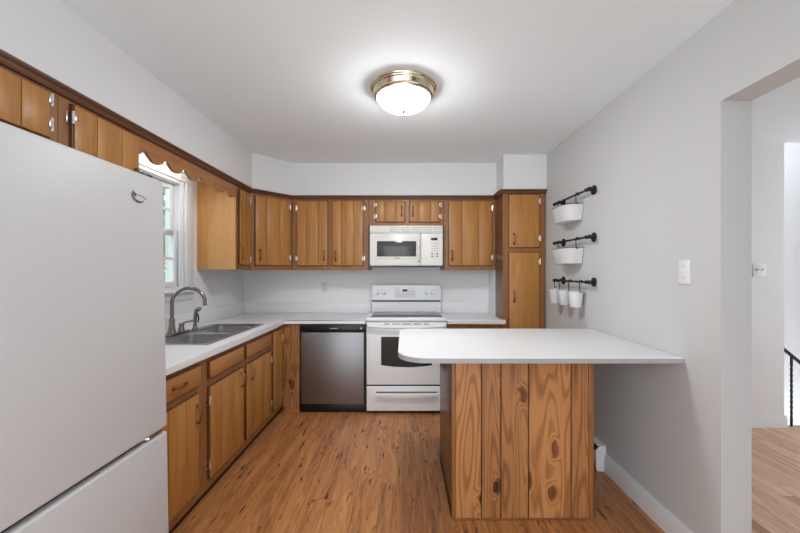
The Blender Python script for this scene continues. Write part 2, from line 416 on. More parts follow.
# window
win = link('window_1', None, None, (WL, (WY0+WY1)/2, WZ0)); win['kind'] = 'structure'
cs = MB(); c = .1; X0, X1 = WL+.001, WL+.02
cs.box(X0, X1, WY1, WY1+c, WZ0-.02, WZ1, .004).box(X0, X1, WY0-c, WY0, WZ0-.02, WZ1, .004)
cs.box(X0, X1+.004, WY0-c, WY1+c, WZ1, SOF-.001, .004)
cs.box(X0, X1+.016, WY0-c, WY1+c, WZ1+.035, WZ1+.055, .004)
obj('casing', cs, 'trim', win)
jb = MB(); jx = WL-.139
jb.box(jx, WL, WY1-.02, WY1-.001, WZ0, WZ1-.001).box(jx, WL, WY0+.001, WY0+.02, WZ0, WZ1-.001).box(jx, WL, WY0+.02, WY1-.02, WZ1-.02, WZ1-.001).box(jx, WL, WY0+.02, WY1-.02, WZ0+.001, WZ0+.02)
jb.box(WL-.022, WL-.01, WY1-.034, WY1-.02, WZ0+.02, WZ1-.02).box(WL-.022, WL-.01, WY0+.02, WY0+.034, WZ0+.02, WZ1-.02)
obj('jamb', jb, 'trim', win)
obj('stool', MB().box(WL+.001, WL+.055, WY0-c-.02, WY1+c+.02, WZ0-.022, WZ0, .006).box(WL+.001, WL+.016, WY0-c, WY1+c, WZ0-.085, WZ0-.022, .003), 'trim', win)
MR = 1.645
def sash(name, z0, z1, xo, stile):
    a, b = WY0+.022, WY1-.022
    s = MB(); s.box(xo, xo+.032, a, a+stile, z0, z1, .003).box(xo, xo+.032, b-stile, b, z0, z1, .003)
    s.box(xo, xo+.032, a+stile, b-stile, z0, z0+.045, .003).box(xo, xo+.032, a+stile, b-stile, z1-.04, z1, .003)
    zm = (z0+z1)/2
    s.box(xo+.008, xo+.024, a+stile, b-stile, zm-.009, zm+.009)
    s.box(xo+.008, xo+.024, (a+b)/2-.009, (a+b)/2+.009, z0+.045, z1-.04)
    o = obj(name, s, 'trim', win)
    obj('pane', MB().box(xo+.014, xo+.018, a+stile-.002, b-stile+.002, z0+.043, z1-.038), 'pane', o, smooth=0)
    return o
sash('upper_sash', MR-.02, WZ1-.021, WL-.105, .04)
lo_s = sash('lower_sash', WZ0+.021, MR+.02, WL-.068, .045)
obj('latch', MB().box(WL-.036, WL-.022, WY1-.16, WY1-.1, MR-.004, MR+.012, .003), 'lightgrey', lo_s)

# outdoors, seen through the window
struct('ground', MB().box(-14, -1.95, -4, 12, -.35, -.3), 'grass', smooth=0)
def tree(x, y, h, r, label, trunk_r):
    t = thing('tree', label, 'tree', (x, y, -.3), 'trees outside the window')
    mb = MB(); path = [(x+.04*math.sin(k), y+.05*math.cos(k*1.3), -.3+h*.8*k/8) for k in range(9)]
    mb.tube(path, [trunk_r*(1-.07*k) for k in range(9)], 10)
    for k in range(7):
        a = k*2.4; z = -.3+h*(.25+.07*k)
        mb.tube([(x, y, z), (x+.4*math.cos(a), y+.4*math.sin(a), z+.25), (x+.85*math.cos(a), y+.85*math.sin(a), z+.4)], [trunk_r*.4, trunk_r*.28, trunk_r*.1], 6)
    obj('trunk', mb, 'bark', t)
    lf = MB(); rnd = random.Random(int(x*100+y*10))
    for i in range(1500):
        d = Vector((rnd.gauss(0, 1), rnd.gauss(0, 1), rnd.gauss(0, 1))).normalized()*r*rnd.random()**.4
        p = Vector((x, y, -.3+h*.62))+Vector((d.x, d.y, d.z*1.25))
        a = Vector((rnd.uniform(-1, 1), rnd.uniform(-1, 1), rnd.uniform(-1, 1))).normalized()*.075
        b = a.cross(Vector((rnd.uniform(-1, 1), rnd.uniform(-1, 1), rnd.uniform(-1, 1)))).normalized()*.04
        vs = [lf.v(p-a), lf.v(p+b), lf.v(p+a), lf.v(p-b)]; lf._f(vs)
    obj('foliage', lf, 'leaf', t, smooth=0)
tree(-4.3, 5.3, 3.6, 1.0, 'leafy tree outside nearest the kitchen window glass', .07)
tree(-5.6, 8.2, 4.6, 1.3, 'taller leafy tree standing farther out beyond the window', .10)

# ------------------------------------------------------------------ cabinet kit
def add_hinge(door, T, u, z, side):
    """side -1: leaf on the left of the door edge u, +1: on the right"""
    mb = MB(T); s = side
    mb.box(u+s*.002, u+s*.016, .001, .0035, z-.024, z+.024, .001)
    mb.box(u-s*.014, u-s*.004, .0205, .023, z-.015, z+.015, .001)
    mb.tube([(u+s*.001, .0195, z-.027), (u+s*.001, .0195, z+.027)], .0052, 8)
    for dz in (-.018, .018): mb.lathe((u+s*.012, .0035, z+dz), [(.003, 0), (.0025, .0012)], 8, 'y')
    return obj('hinge', mb, 'hinge', door)
def add_pull(door, T, u, z, vertical=True, n0=.02, mat='brass', L=.1):
    mb = MB(T); h = L/2
    pts = []
    for k in range(11):
        a = -1+2*k/10; bow = .008+.018*(1-a*a)**.6
        pts.append((u, n0+bow, z+a*h) if vertical else (u+a*h, n0+bow, z))
    r = [.0075-.0025*math.sin(PI*k/10) for k in range(11)]
    mb.tube(pts, r, 8)
    for s in (-1, 1):
        c0 = (u, n0, z+s*h*.93) if vertical else (u+s*h*.93, n0, z)
        mb.lathe(c0, [(.009, .0005), (.009, .003), (.006, .012), (.004, .014)], 10, 'y')
    return obj('handle', mb, mat, door)
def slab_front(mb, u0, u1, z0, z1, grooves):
    """lipped door slab with V grooves; material 0 face, 1 dark edge, also painted shade in grooves"""
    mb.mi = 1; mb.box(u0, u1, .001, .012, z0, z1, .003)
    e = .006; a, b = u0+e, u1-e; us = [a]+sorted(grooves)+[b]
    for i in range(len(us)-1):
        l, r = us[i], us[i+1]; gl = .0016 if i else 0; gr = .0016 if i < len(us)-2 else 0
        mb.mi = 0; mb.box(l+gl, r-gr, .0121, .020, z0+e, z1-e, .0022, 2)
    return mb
def cabinet(name, label, origin, u, w, z0, z1, depth, doors=(), drawers=(), toe=0, cat='cabinet', group=None, body='side', end=None, open_top=False):
    T = frame_T(origin, u); t = thing(name, label, cat, (T @ Vector((w/2, -depth/2, 0)))[:2]+(0.0 if toe else z0,), group)
    zb = z0 if not toe else toe
    mb = MB(T); g = .0008; th = .018
    mb.box(g, th, -depth, -.0205, zb, z1-g).box(w-th, w-g, -depth, -.0205, zb, z1-g)
    mb.box(th, w-th, -depth, -.0205, zb, zb+th).box(th, w-th, -depth, -depth+.01, zb+th, z1-g)
    if not open_top: mb.box(th, w-th, -depth+.01, -.0205, z1-th, z1-g)
    obj('body', mb, body, t, smooth=0)
    obj('face_frame', MB(T).box(g, w-g, -.02, 0, zb, z1-g, .0015), 'frame', t, smooth=0)
    if toe:
        obj('toe_board', MB(T).box(g, w-g, -depth, -.035, 0, toe-.0005), 'toe', t, smooth=0)
    if end:
        obj('end_panel', MB(T).box(-.006, -.0005, -depth, -.001, zb, z1-g), 'panel', t, smooth=0, label='pale honey veneer end panel')
    for (u0, u1, d0, d1, hs, hu, hz, hv, hinge_z) in doors:
        wd = u1-u0; ng = 2 if wd > .2 else (1 if wd > .13 else 0)
        if name == 'pantry_cabinet': ng = 0        # plain doors
        gr = [u0+wd*(.31 if k == 0 else .69) for k in range(2)] if ng == 2 else ([u0+wd*.5] if ng else [])
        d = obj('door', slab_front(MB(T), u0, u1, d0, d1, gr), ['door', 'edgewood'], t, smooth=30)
        if hu is not None: add_pull(d, T, hu, hz, hv)
        for hz_ in hinge_z: add_hinge(d, T, u1 if hs > 0 else u0, hz_, hs)
    for (u0, u1, d0, d1, hz) in drawers:
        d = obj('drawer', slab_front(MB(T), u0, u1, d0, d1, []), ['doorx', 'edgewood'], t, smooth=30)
        if hz is not None: add_pull(d, T, (u0+u1)/2, hz, False)
    return t

# --- base cabinets, left run (face at x=-1.15, measured along +y, facing +x)
BX, BT, TOE = -1.15, .838, .06
BD = BX-WL-.003
def lb(y0): return (BX, y0, 0)
cabinet('base_cabinet', 'narrow brown base cabinet with one drawer, beside the white refrigerator', lb(1.55), (0, 1), .48, 0, BT, BD,
        doors=[(.04, .417, .12, .665, -1, .39, .556, True, (.21, .58))], drawers=[(.04, .435, .70, .815, .757)], toe=TOE, body='side')
cabinet('sink_base_cabinet', 'wide two-door brown base cabinet under the stainless sink', lb(2.03), (0, 1), 1.03, 0, BT, BD,
        doors=[(.045, .49, .12, .665, -1, .44, .585, True, (.207, .583)), (.53, 1.01, .12, .665, 1, .596, .585, True, (.207, .583))],
        drawers=[(.045, .49, .705, .81, None), (.53, 1.01, .705, .81, None)], toe=TOE, open_top=True)
cabinet('base_cabinet', 'slim corner base cabinet with full-height door, at the inside corner by the dishwasher', lb(3.06), (0, 1), .318, 0, BT, BD,
        doors=[(.03, .255, .12, .81, 1, None, 0, True, (.2, .72))], toe=TOE)
# knotty filler between the corner cabinet and the dishwasher
fp = thing('filler_panel', 'upright knotty wood filler board between corner cabinet and dishwasher', 'panel', (-1.07, 3.39, 0))
fm = obj('board', MB().box(-1.149, -.992, 3.38, 3.40, 0, BT-.001, .001), 'knotty', fp, smooth=0)
a = fm.data.attributes.new('board', 'FLOAT', 'POINT'); a.data.foreach_set('value', [1.37]*len(fm.data.vertices))
obj('shoe_strip', MB().box(-1.148, -.992, 3.362, 3.379, 0, .03, .003), 'doorx', fp)
# right base cabinet beside the range
cabinet('base_cabinet', 'short brown base cabinet between range and tall pantry', (.408, 3.38, 0), (1, 0), .529, 0, BT, WB-3.38-.003,
        doors=[(.03, .5, .12, .665, -1, .45, .585, True, (.2, .6))], drawers=[(.03, .5, .705, .80, .75)], toe=TOE)

# --- countertops
CT = .878; CF = -1.123; CY = 3.35
SX0, SX1, SY0, SY1 = -1.675, -1.215, 2.2, 3.09
ct = thing('countertop', 'white laminate L-shaped countertop around the sink corner', 'countertop', (-1.45, 2.7, BT))
xs = [WL+.002, SX0+.015, SX1-.015, CF, -.3615]; ys = [1.52, SY0+.015, SY1-.015, CY, WB-.002]
mb = MB().cells(xs, ys, lambda i, j: (i < 3 or j == 3) and not (i == 1 and j == 1), BT+.0005, CT)
def front_edge(p, q):
    if p.z != q.z: return False
    on = lambda v: (abs(v.x-CF) < 1e-5 and v.y < CY+1e-5) or (abs(v.y-CY) < 1e-5 and v.x > CF-1e-5)
    return on(p) and on(q)
mb.bevel_where(front_edge, .006)
obj('top', mb, 'laminate', ct, smooth=50)
bs = MB().box(WL+.001, WL+.022, 1.52, WB-.001, CT+.0005, .99, .004).box(WL+.022, -.3615, WB-.022, WB-.001, CT+.0005, .99, .004)
obj('backsplash', bs, 'laminate', ct)
cr_ = thing('countertop', 'short white laminate countertop to the right of the range', 'countertop', (.68, 3.66, BT))
obj('top', MB().cells([.408, .938, .958], [CY, 3.376, WB-.002], lambda i, j: i == 0 or j == 0, BT+.0005, CT).bevel_where(lambda p, q: p.z == q.z and abs(p.y-CY) < 1e-5 and abs(q.y-CY) < 1e-5, .006), 'laminate', cr_, smooth=50)
obj('backsplash', MB().box(.408, .938, WB-.022, WB-.001, CT+.0005, .99, .004), 'laminate', cr_)

# --- upper cabinets
UZ0, UZ1 = 1.352, SOF
DZ0, DZ1 = 1.392, 2.058
UD = WB-FY-.003
cabinet('wall_cabinet', 'brown two-door wall cabinet left of the microwave', (-1.146, FY, 0), (1, 0), .785, UZ0, UZ1, UD,
        doors=[(.047, .369, DZ0, DZ1, -1, .33, 1.50, True, (1.47, 1.985)), (.408, .73, DZ0, DZ1, 1, .447, 1.50, True, (1.47, 1.985))])
cabinet('wall_cabinet', 'short wide two-door wall cabinet directly above the microwave', (-.36, FY, 0), (1, 0), .762, 1.801, UZ1, UD,
        doors=[(.068, .372, 1.84, DZ1, -1, .335, 1.95, True, (1.9, 2.02)), (.412, .733, 1.84, DZ1, 1, .45, 1.95, True, (1.9, 2.02))])
cabinet('wall_cabinet', 'single-door brown wall cabinet right of the microwave', (.403, FY, 0), (1, 0), .535, UZ0, UZ1, UD,
        doors=[(.052, .5, DZ0, DZ1, 1, .09, 1.50, True, (1.48, 1.985))])
cabinet('wall_cabinet', 'slim wall cabinet with pale end panel, right of the window', (FX, 3.07, 0), (0, 1), .272, UZ0, UZ1, FX-WL-.003,
        doors=[(.035, .25, DZ0, DZ1, 1, .075, 1.50, True, (1.45, 2.0))], end=True)
# diagonal corner
dc = thing('wall_cabinet', 'diagonal corner wall cabinet between slim cabinet and two-door cabinet', 'cabinet', (-1.5, 3.7, UZ0))
A, B = Vector((FX, 3.3435)), Vector((-1.148, FY))
obj('body', MB().prism([(FX-.002, 3.3435), (-1.148, FY+.002), (-1.148, WB-.003), (WL+.003, WB-.003), (WL+.003, 3.3435)], UZ0, UZ1-.001), 'side', dc, smooth=0)
ud = (B-A).normalized(); Lg = (B-A).length
Td = frame_T((A.x, A.y, 0), ud); Tn = Td @ Matrix.Translation((0, .003, 0))
obj('face_frame', MB(Tn).box(.004, Lg-.004, -.002, .002, UZ0, UZ1-.001), 'frame', dc, smooth=0)
Tn = Td @ Matrix.Translation((0, .005, 0))
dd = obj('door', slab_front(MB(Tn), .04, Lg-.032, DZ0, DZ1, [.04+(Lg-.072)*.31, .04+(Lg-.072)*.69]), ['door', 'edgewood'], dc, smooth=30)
add_pull(dd, Tn, .085, 1.495); add_hinge(dd, Tn, Lg-.032, 1.985, 1); add_hinge(dd, Tn, Lg-.032, 1.475, 1)
# over the refrigerator
cabinet('wall_cabinet', 'wall cabinet over the refrigerator with two hinges showing', (FX, .62, 0), (0, 1), .87, 1.745, UZ1, FX-WL-.003,
        doors=[(.03, .41, 1.87, 2.062, -1, .37, 1.95, True, (1.93, 2.03)), (.45, .826, 1.87, 2.062, 1, .49, 1.95, True, (1.93, 2.03))])
cabinet('wall_cabinet', 'wall cabinet over the refrigerator next to the scalloped valance', (FX, 1.4905, 0), (0, 1), .4495, 1.745, UZ1, FX-WL-.003,
        doors=[(.05, .435, 1.785, 2.062, -1, .4, 1.83, True, (1.83, 2.0))])
# scalloped valance across the window
vp = [(1.9405, SOF-.001)]
NV = 150
for k in range(NV+1):
    y = 1.9405+(3.063-1.9405)*k/NV; ph = 2*PI*(y-1.995)/.182
    vp.append((y, 1.985+.023*math.cos(ph+.35*math.sin(ph))))
vp.append((3.063, SOF-.001))
va = MB(); va.prism(vp, FX-.019, FX, 'x')
tag(obj('valance', va, 'valance', loc=(FX, 2.5, 1.97), smooth=30), 'brown wooden valance with scalloped lower edge above the window', 'valance')

# strip lamp behind the valance
vl = thing('strip_light', 'slim strip light tucked behind the scalloped valance above the sink', 'lamp', (-1.58, 2.5, SOF))
obj('housing', MB().box(-1.61, -1.55, 2.18, 2.82, SOF-.03, SOF-.0005, .004), 'white_metal', vl)
obj('tube', MB().tube([(-1.58, 2.2, SOF-.044), (-1.58, 2.8, SOF-.044)], .0125, 12), 'tube', vl)
# --- pantry
cabinet('pantry_cabinet', 'tall brown pantry cabinet with two stacked doors by the right wall', (PX, PY, 0), (1, 0), WR-PX-.008, 0, UZ1, 3.66-PY,
        doors=[(.05, .345, 1.56, 2.066, 1, .098, 1.645, True, (1.65, 2.0)), (.05, .345, .12, 1.52, 1, .098, 1.10, True, (.3, 1.43))], toe=TOE, cat='cabinet')

# ------------------------------------------------------------------ refrigerator
fr = thing('refrigerator', 'white bottom-freezer refrigerator in the left foreground', 'refrigerator', (-1.35, 1.095, 0))
F0, F1 = .715, 1.475
obj('body', MB().box(-1.715, -1.062, F0, F1, .05, 1.69, .008), 'fridge', fr)
dr = obj('door', MB().box(-1.056, -.968, F0, F1, .688, 1.70, .009, 4), 'fridge', fr)
fz = obj('freezer_drawer', MB().box(-1.056, -.968, F0, F1, .07, .668, .009, 4), 'fridge', fr)
obj('gasket', MB().box(-1.062, -1.0, F0+.02, F1-.02, .664, .692).box(-1.0619, -1.0561, F0+.012, F1-.012, .08, 1.69), 'black', fr, smooth=0)
obj('hinge', MB().prism([(-1.05, F1-.13), (-.973, F1-.1), (-.972, F1-.03), (-1.0, F1-.004), (-1.05, F1-.004)], .6705, .684, 'z', .003), 'chrome', fr)
obj('hinge_cover', MB().box(-1.12, -1.0, F1-.07, F1-.012, 1.7005, 1.722, .008), 'black', fr)
obj('kick_grille', MB().box(-1.06, -1.02, F0+.01, F1-.01, .012, .065, .003), 'lightgrey', fr)
for x in (-1.68, -1.1):
    for y in (F0+.05, F1-.05): obj('foot', MB().lathe((x, y, 0), [(.022, 0), (.022, .02), (.012, .022), (.012, .05)], 16), 'black', fr)
# oval swoosh badge on the door
by, bz = 1.335, 1.606
bd = MB(); pts = []
for k in range(25):
    a = PI*(.75+1.05*k/24); pts.append((-.9675, by+.034*math.cos(a)*.95, bz+.022*math.sin(a)+.004))
bd.tube(pts, [.0014+.0038*abs(math.sin(PI*k/24)) for k in range(25)], 6)
pts = [(-.9675, by+.034*math.cos(a)+.002, bz+.014*math.sin(a)-.006) for a in [PI*(.05+.75*k/16) for k in range(17)]]
bd.tube(pts, .0014, 6)
bd.lathe((-.970, by-.022, bz+.006), [(.009, 0), (.008, .004)], 14, 'x')
obj('badge', bd, 'nickel', dr, label='small chrome swoosh badge')
for z in (1.455, .905): obj('screw_cap', MB().lathe((-.9685, F1-.05, z), [(.004, 0), (.003, .002)], 10, 'x'), 'lightgrey', dr)
fr.rotation_euler = (0, math.radians(-1.0), 0)
fr.location.z = .0

# ------------------------------------------------------------------ sink, faucet
def rrect(x0, x1, y0, y1, r, z, n=6):
    out = []
    for cx, cy, a0 in ((x1-r, y1-r, 0), (x0+r, y1-r, PI/2), (x0+r, y0+r, PI), (x1-r, y0+r, 1.5*PI)):
        for k in range(n+1):
            a = a0+PI/2*k/n; out.append((cx+r*math.cos(a), cy+r*math.sin(a), z))
    return out
def square_loop(x0, x1, y0, y1, z, n=6):
    out = []
    for cx, cy, d0, d1 in ((x1, y1, (0, -1), (-1, 0)), (x0, y1, (1, 0), (0, -1)), (x0, y0, (0, 1), (1, 0)), (x1, y0, (-1, 0), (0, 1))):
        for k in range(n+1):
            f = (k-n/2)/(n/2); e = .03
            d = d0 if f < 0 else d1; out.append((cx+d[0]*abs(f)*e, cy+d[1]*abs(f)*e, z))
    return out
sk = thing('sink', 'double-bowl stainless steel sink set in the white counter', 'sink', (-1.44, 2.645, .70))
ZR = CT+.004
ym = 2.63
for (a0, a1, b0, b1) in ((SY0, ym, 2.24, 2.605), (ym, SY1, 2.66, 3.025)):
    m_ = MB(); bx0, bx1 = -1.575, -1.245
    m_.loft([square_loop(SX0, SX1, a0, a1, ZR-.003), square_loop(SX0+.003, SX1-.003, a0+(.003 if a0 == SY0 else 0), a1-(.003 if a1 == SY1 else 0), ZR),
             rrect(bx0-.008, bx1+.008, b0-.008, b1+.008, .05, ZR), rrect(bx0, bx1, b0, b1, .045, ZR-.006),
             rrect(bx0+.006, bx1-.006, b0+.006, b1-.006, .045, .74), rrect(bx0+.03, bx1-.03, b0+.03, b1-.03, .04, .712),
             rrect((bx0+bx1)/2-.05, (bx0+bx1)/2+.05, (b0+b1)/2-.05, (b0+b1)/2+.05, .045, .706)])
    bo = obj('basin', m_, 'sinksteel', sk, smooth=40)
    obj('drain', MB().lathe(((bx0+bx1)/2, (b0+b1)/2, .7065), [(.042, 0), (.042, .002), (.03, .001), (.012, .003), (.004, .006)], 20), 'chrome', bo)
fa = thing('faucet', 'gooseneck nickel faucet with side lever on the sink deck', 'faucet', (-1.635, 2.55, ZR))
fx, fy = -1.632, 2.50; z0 = ZR+.0005
dp = MB()
dp.loft([rrect(fx-.03, fx+.03, fy-.06, fy+.19, .029, z0), rrect(fx-.03, fx+.03, fy-.06, fy+.19, .029, z0+.008), rrect(fx-.025, fx+.025, fy-.055, fy+.185, .024, z0+.014)], True, True)
obj('deck_plate', dp, 'nickel', fa)
bo = MB().lathe((fx, fy, z0+.014), [(.03, 0), (.03, .006), (.026, .014), (.021, .04), (.018, .075), (.0195, .092), (.0195, .1), (.016, .106), (.0145, .112)], 24)
obj('body', bo, 'nickel', fa)
zt, R = 1.113, .104; dx, dy = .96, .28
path = [(fx, fy, z0+.125), (fx, fy, 1.04), (fx, fy, zt)]
for k in range(1, 17):
    a = PI-PI*1.02*k/16; h = R+R*math.cos(a); path.append((fx+dx*h, fy+dy*h, zt+R*math.sin(a)))
ex = path[-1]; path += [(ex[0], ex[1], ex[2]-.006), (ex[0], ex[1], ex[2]-.016)]
obj('spout', MB().tube(path, [.0125]*(len(path)-3)+[.0125, .0135, .017], 14), 'nickel', fa)
ly = fy+.105
lv = MB().lathe((fx, ly, z0+.014), [(.024, 0), (.023, .01), (.017, .03), (.015, .045), (.017, .052), (.013, .062)], 20)
lv.tube([(fx, ly, z0+.066), (fx+.02, ly+.006, z0+.078), (fx+.05, ly+.016, z0+.086), (fx+.075, ly+.024, z0+.09)], [.009, .006, .006, .009], 10)
obj('lever', lv, 'nickel', fa)
sp = thing('sprayer', 'nickel side sprayer standing right of the gooseneck faucet', 'sprayer', (fx, fy+.3, ZR))
sy = fy+.277
obj('base', MB().lathe((fx, sy, z0), [(.024, 0), (.024, .006), (.017, .016), (.014, .04)], 20), 'nickel', sp)
obj('head', MB().tube([(fx, sy, z0+.041), (fx+.001, sy, z0+.09), (fx+.004, sy+.003, z0+.13), (fx+.012, sy+.005, z0+.152), (fx+.028, sy+.008, z0+.162), (fx+.038, sy+.01, z0+.158)], [.011, .013, .0145, .0155, .0155, .017], 14), 'nickel', sp)
obj('trigger', MB().tube([(fx+.02, sy+.004, z0+.12), (fx+.024, sy+.006, z0+.085), (fx+.02, sy+.005, z0+.055)], [.004, .006, .005], 8), 'black', sp)

# ------------------------------------------------------------------ dishwasher
dw = thing('dishwasher', 'stainless steel dishwasher with black control strip under the counter', 'dishwasher', (-.675, 3.6, 0))
D0, D1 = -.985, -.363
obj('tub', MB().box(D0+.001, D1-.001, 3.385, 3.93, .02, BT-.004), 'black', dw, smooth=0)
obj('control_panel', MB().box(D0+.004, D1-.006, 3.345, 3.384, .766, BT-.006, .004), 'black', dw)
cp = dw.children[-1]
dd = obj('door_panel', MB().box(D0+.012, D1-.014, 3.35, 3.384, .088, .762, .005), 'steel', dw)
obj('kick_plate', MB().box(D0+.004, D1-.006, 3.37, 3.384, .003, .083, .002), 'black', dw)
b_ = MB()
for k, x in enumerate((-.57, -.545, -.52, -.49, -.465)): b_.lathe((x, 3.345, .80), [(.006, 0), (.005, .0015)], 12, 'y', -1)
obj('button', b_, 'grey', cp)
b_ = MB(); b_.box(-.415, -.395, 3.3435, 3.345, .793, .807, .0005)
obj('indicator', b_, 'lightgrey', cp)
b_ = MB(); b_.prism([(-.70, .797), (-.69, .803), (-.62, .803), (-.63, .797)], 3.3438, 3.345, 'y')
obj('badge', b_, 'lightgrey', cp, label='pale grey nameplate')

# ------------------------------------------------------------------ range
rg = thing('range', 'white freestanding electric range with dark glass cooktop', 'range', (.022, 3.62, 0))
R0, R1 = -.354, .402; RC = (R0+R1)/2; RY = 3.33
obj('body', MB().box(R0, R1, RY+.03, 3.93, .03, .868, .004), 'white_metal', rg)
obj('leg', MB().box(R0+.02, R0+.06, RY+.05, RY+.09, 0, .03), 'black', rg); obj('leg', MB().box(R1-.06, R1-.02, RY+.05, RY+.09, 0, .03), 'black', rg)
obj('leg', MB().box(R0+.02, R0+.06, 3.86, 3.9, 0, .03), 'black', rg); obj('leg', MB().box(R1-.06, R1-.02, 3.86, 3.9, 0, .03), 'black', rg)
obj('base_gap', MB().box(R0+.005, R1-.005, RY+.025, RY+.035, .005, .1), 'black', rg, label='black kick recess')
ck = obj('cooktop', MB().box(R0-.006, R1+.006, RY-.012, 3.85, .8695, .902, .008, 3), 'white_metal', rg)
obj('glass_surface', MB().box(R0+.035, R1-.035, RY+.055, 3.835, .9022, .9052, .002), 'cooktop', ck)
for (x, y, r) in ((RC-.19, 3.48, .10), (RC+.19, 3.48, .085), (RC-.19, 3.72, .075), (RC+.19, 3.72, .10)):
    ring = MB(); n = 40
    for k in range(n):
        a, b = 2*PI*k/n, 2*PI*(k+1)/n
        vs = [ring.v((x+q*math.cos(t_), y+q*math.sin(t_), .9055)) for q, t_ in ((r, a), (r, b), (r-.006, b), (r-.006, a))]; ring._f(vs)
    obj('burner_ring', ring, 'grey', ck, smooth=0)
bg = obj('backguard', MB().prism([(3.85, .90), (3.85, 1.0), (3.852, 1.02), (3.835, 1.03), (3.86, 1.188), (3.93, 1.188), (3.93, .90)], R0+.004, R1-.004, 'x', .004), 'white_metal', rg)
obj('trim_gap', MB().box(R0+.012, R1-.012, 3.838, 3.853, 1.01, 1.022), 'grey', bg)
Tk = Matrix.Translation((0, 3.835, 1.03)) @ Matrix.Rotation(math.atan2(.025, .158), 4, 'X').inverted()
for x in (RC-.31, RC-.24, RC+.215, RC+.285):
    k_ = MB(Tk).lathe((x, -.001, .078), [(.021, 0), (.02, .005), (.017, .008), (.016, .02), (.014, .022)], 20, 'y', -1)
    k_.box(x-.004, x+.004, -.031, -.02, .061, .095, .002)
    obj('knob', k_, 'white_metal', bg)
    obj('dial_mark', MB(Tk).box(x-.002, x+.002, -.002, -.001, .103, .111), 'grey', bg)
obj('control_inset', MB(Tk).box(RC-.12, RC+.1, -.003, -.0005, .025, .135, .002), 'plastic', bg)
obj('display', MB(Tk).box(RC-.04, RC+.012, -.005, -.003, .09, .115, .001), 'black', bg)
for k, (x, z) in enumerate([(RC-.095+.025*i, .065) for i in range(2)]+[(RC-.095+.025*i, .095) for i in range(2)]+[(RC+.03+.022*i, .065) for i in range(3)]+[(RC+.03+.022*i, .095) for i in range(3)]+[(RC-.03, .06), (RC, .06)]):
    obj('button', MB(Tk).box(x-.007, x+.007, -.0055, -.003, z-.005, z+.005, .0012), 'lightgrey', bg)
od = obj('oven_door', MB().box(R0+.003, R1-.003, RY-.008, RY+.028, .276, .860, .007, 3), 'white_metal', rg)
wd = MB(); pts = [(RC-.238, .726), (RC+.238, .726), (RC+.238, .462)]
for k in range(13):
    a = k/12; x = RC+.238-.476*a; pts.append((x, .462-.02*(1-(2*a-1)**2)))
wd.prism(pts, RY-.0105, RY-.006, 'y')
obj('window', wd, 'blackglass', od, smooth=0)
vt = MB()
for k in range(5):
    x0 = RC-.2+.083*k; w_ = (.05, .07, .09, .07, .05)[k]; cx = RC+(-.185, -.1, 0, .1, .185)[k]
    vt.box(cx-w_/2, cx+w_/2, RY-.0095, RY-.004, .842, .850)
obj('vent', vt, 'grey', od, smooth=0)
hp = [(R0+.02, RY-.004, .828)]+[(R0+.03+(R1-R0-.06)*k/16, RY-.042-.012*math.sin(PI*k/16), .828-.008*math.sin(PI*k/16)) for k in range(17)]+[(R1-.02, RY-.004, .828)]
obj('handle', MB().tube(hp, .0145, 12), 'white_metal', od)
sd = obj('storage_drawer', MB().box(R0+.003, R1-.003, RY-.006, RY+.024, .03, .262, .007, 3), 'white_metal', rg)
obj('drawer_gap', MB().box(R0+.004, R1-.004, RY+.004, RY+.03, .262, .277), 'black', rg)
h_ = MB(); pr = []
for k in range(17):
    a = k/16; pr.append((RC-.285+.57*a, .178-.012*math.sin(PI*a)))
pr += [(RC+.29, .200), (RC-.29, .200)]
h_.prism(pr, RY-.042, RY-.0055, 'y', .004)
obj('handle', h_, 'white_metal', sd)
obj('handle_recess', MB().box(RC-.285, RC+.285, RY-.0075, RY-.005, .2005, .213), 'grey', sd)

# ------------------------------------------------------------------ microwave
mw = thing('microwave', 'white over-range microwave with dark door window', 'microwave', (.022, 3.76, 1.39))
Q0, Q1, QY = -.343, .389, 3.56
obj('body', MB().box(Q0, Q1, QY+.03, WB-.004, 1.392, 1.8005, .004), 'micro', mw)
obj('underside', MB().box(Q0+.03, Q1-.03, QY+.06, 3.93, 1.382, 1.3915), 'black', mw)
gl = obj('vent_grille', MB().box(Q0, Q1, QY+.004, QY+.029, 1.722, 1.795, .004), 'micro', mw)
for k in range(5):
    xx0 = Q0+.2+.108*k
    lv = MB()
    for j in range(3): lv.box(xx0, xx0+.098, QY+.002, QY+.006, 1.733+.02*j, 1.742+.02*j)
    obj('louvre', lv, 'lightgrey', gl, smooth=0)
DX = .167
mdr = obj('door', MB().box(Q0, DX, QY, QY+.029, 1.396, 1.719, .007, 3), 'micro', mw)
obj('window_frame', MB().box(Q0+.04, Q0+.49, QY-.004, QY+.002, 1.458, 1.69, .005), 'micro', mdr)
obj('window', MB().box(Q0+.072, Q0+.465, QY-.0055, QY-.0035, 1.486, 1.64, .001), 'greyglass', mdr)
text('brand_lettering', 'Amana', .022, (Q0+.27, QY-.0045, 1.471), (1, 0, 0), (0, 0, 1), 'black', mdr, .0006, .3)
obj('handle', MB().tube([(DX-.022, QY+.001, 1.685), (DX-.022, QY-.022, 1.675), (DX-.022, QY-.03, 1.62), (DX-.022, QY-.031, 1.55), (DX-.022, QY-.03, 1.49), (DX-.022, QY-.022, 1.445), (DX-.022, QY+.001, 1.435)], .0105, 10), 'micro', mdr)
cpn = obj('control_panel', MB().box(DX+.003, Q1, QY, QY+.029, 1.396, 1.719, .007, 3), 'micro', mw)
obj('display', MB().box(.27, .335, QY-.002, QY+.001, 1.648, 1.674, .001), 'black', cpn)
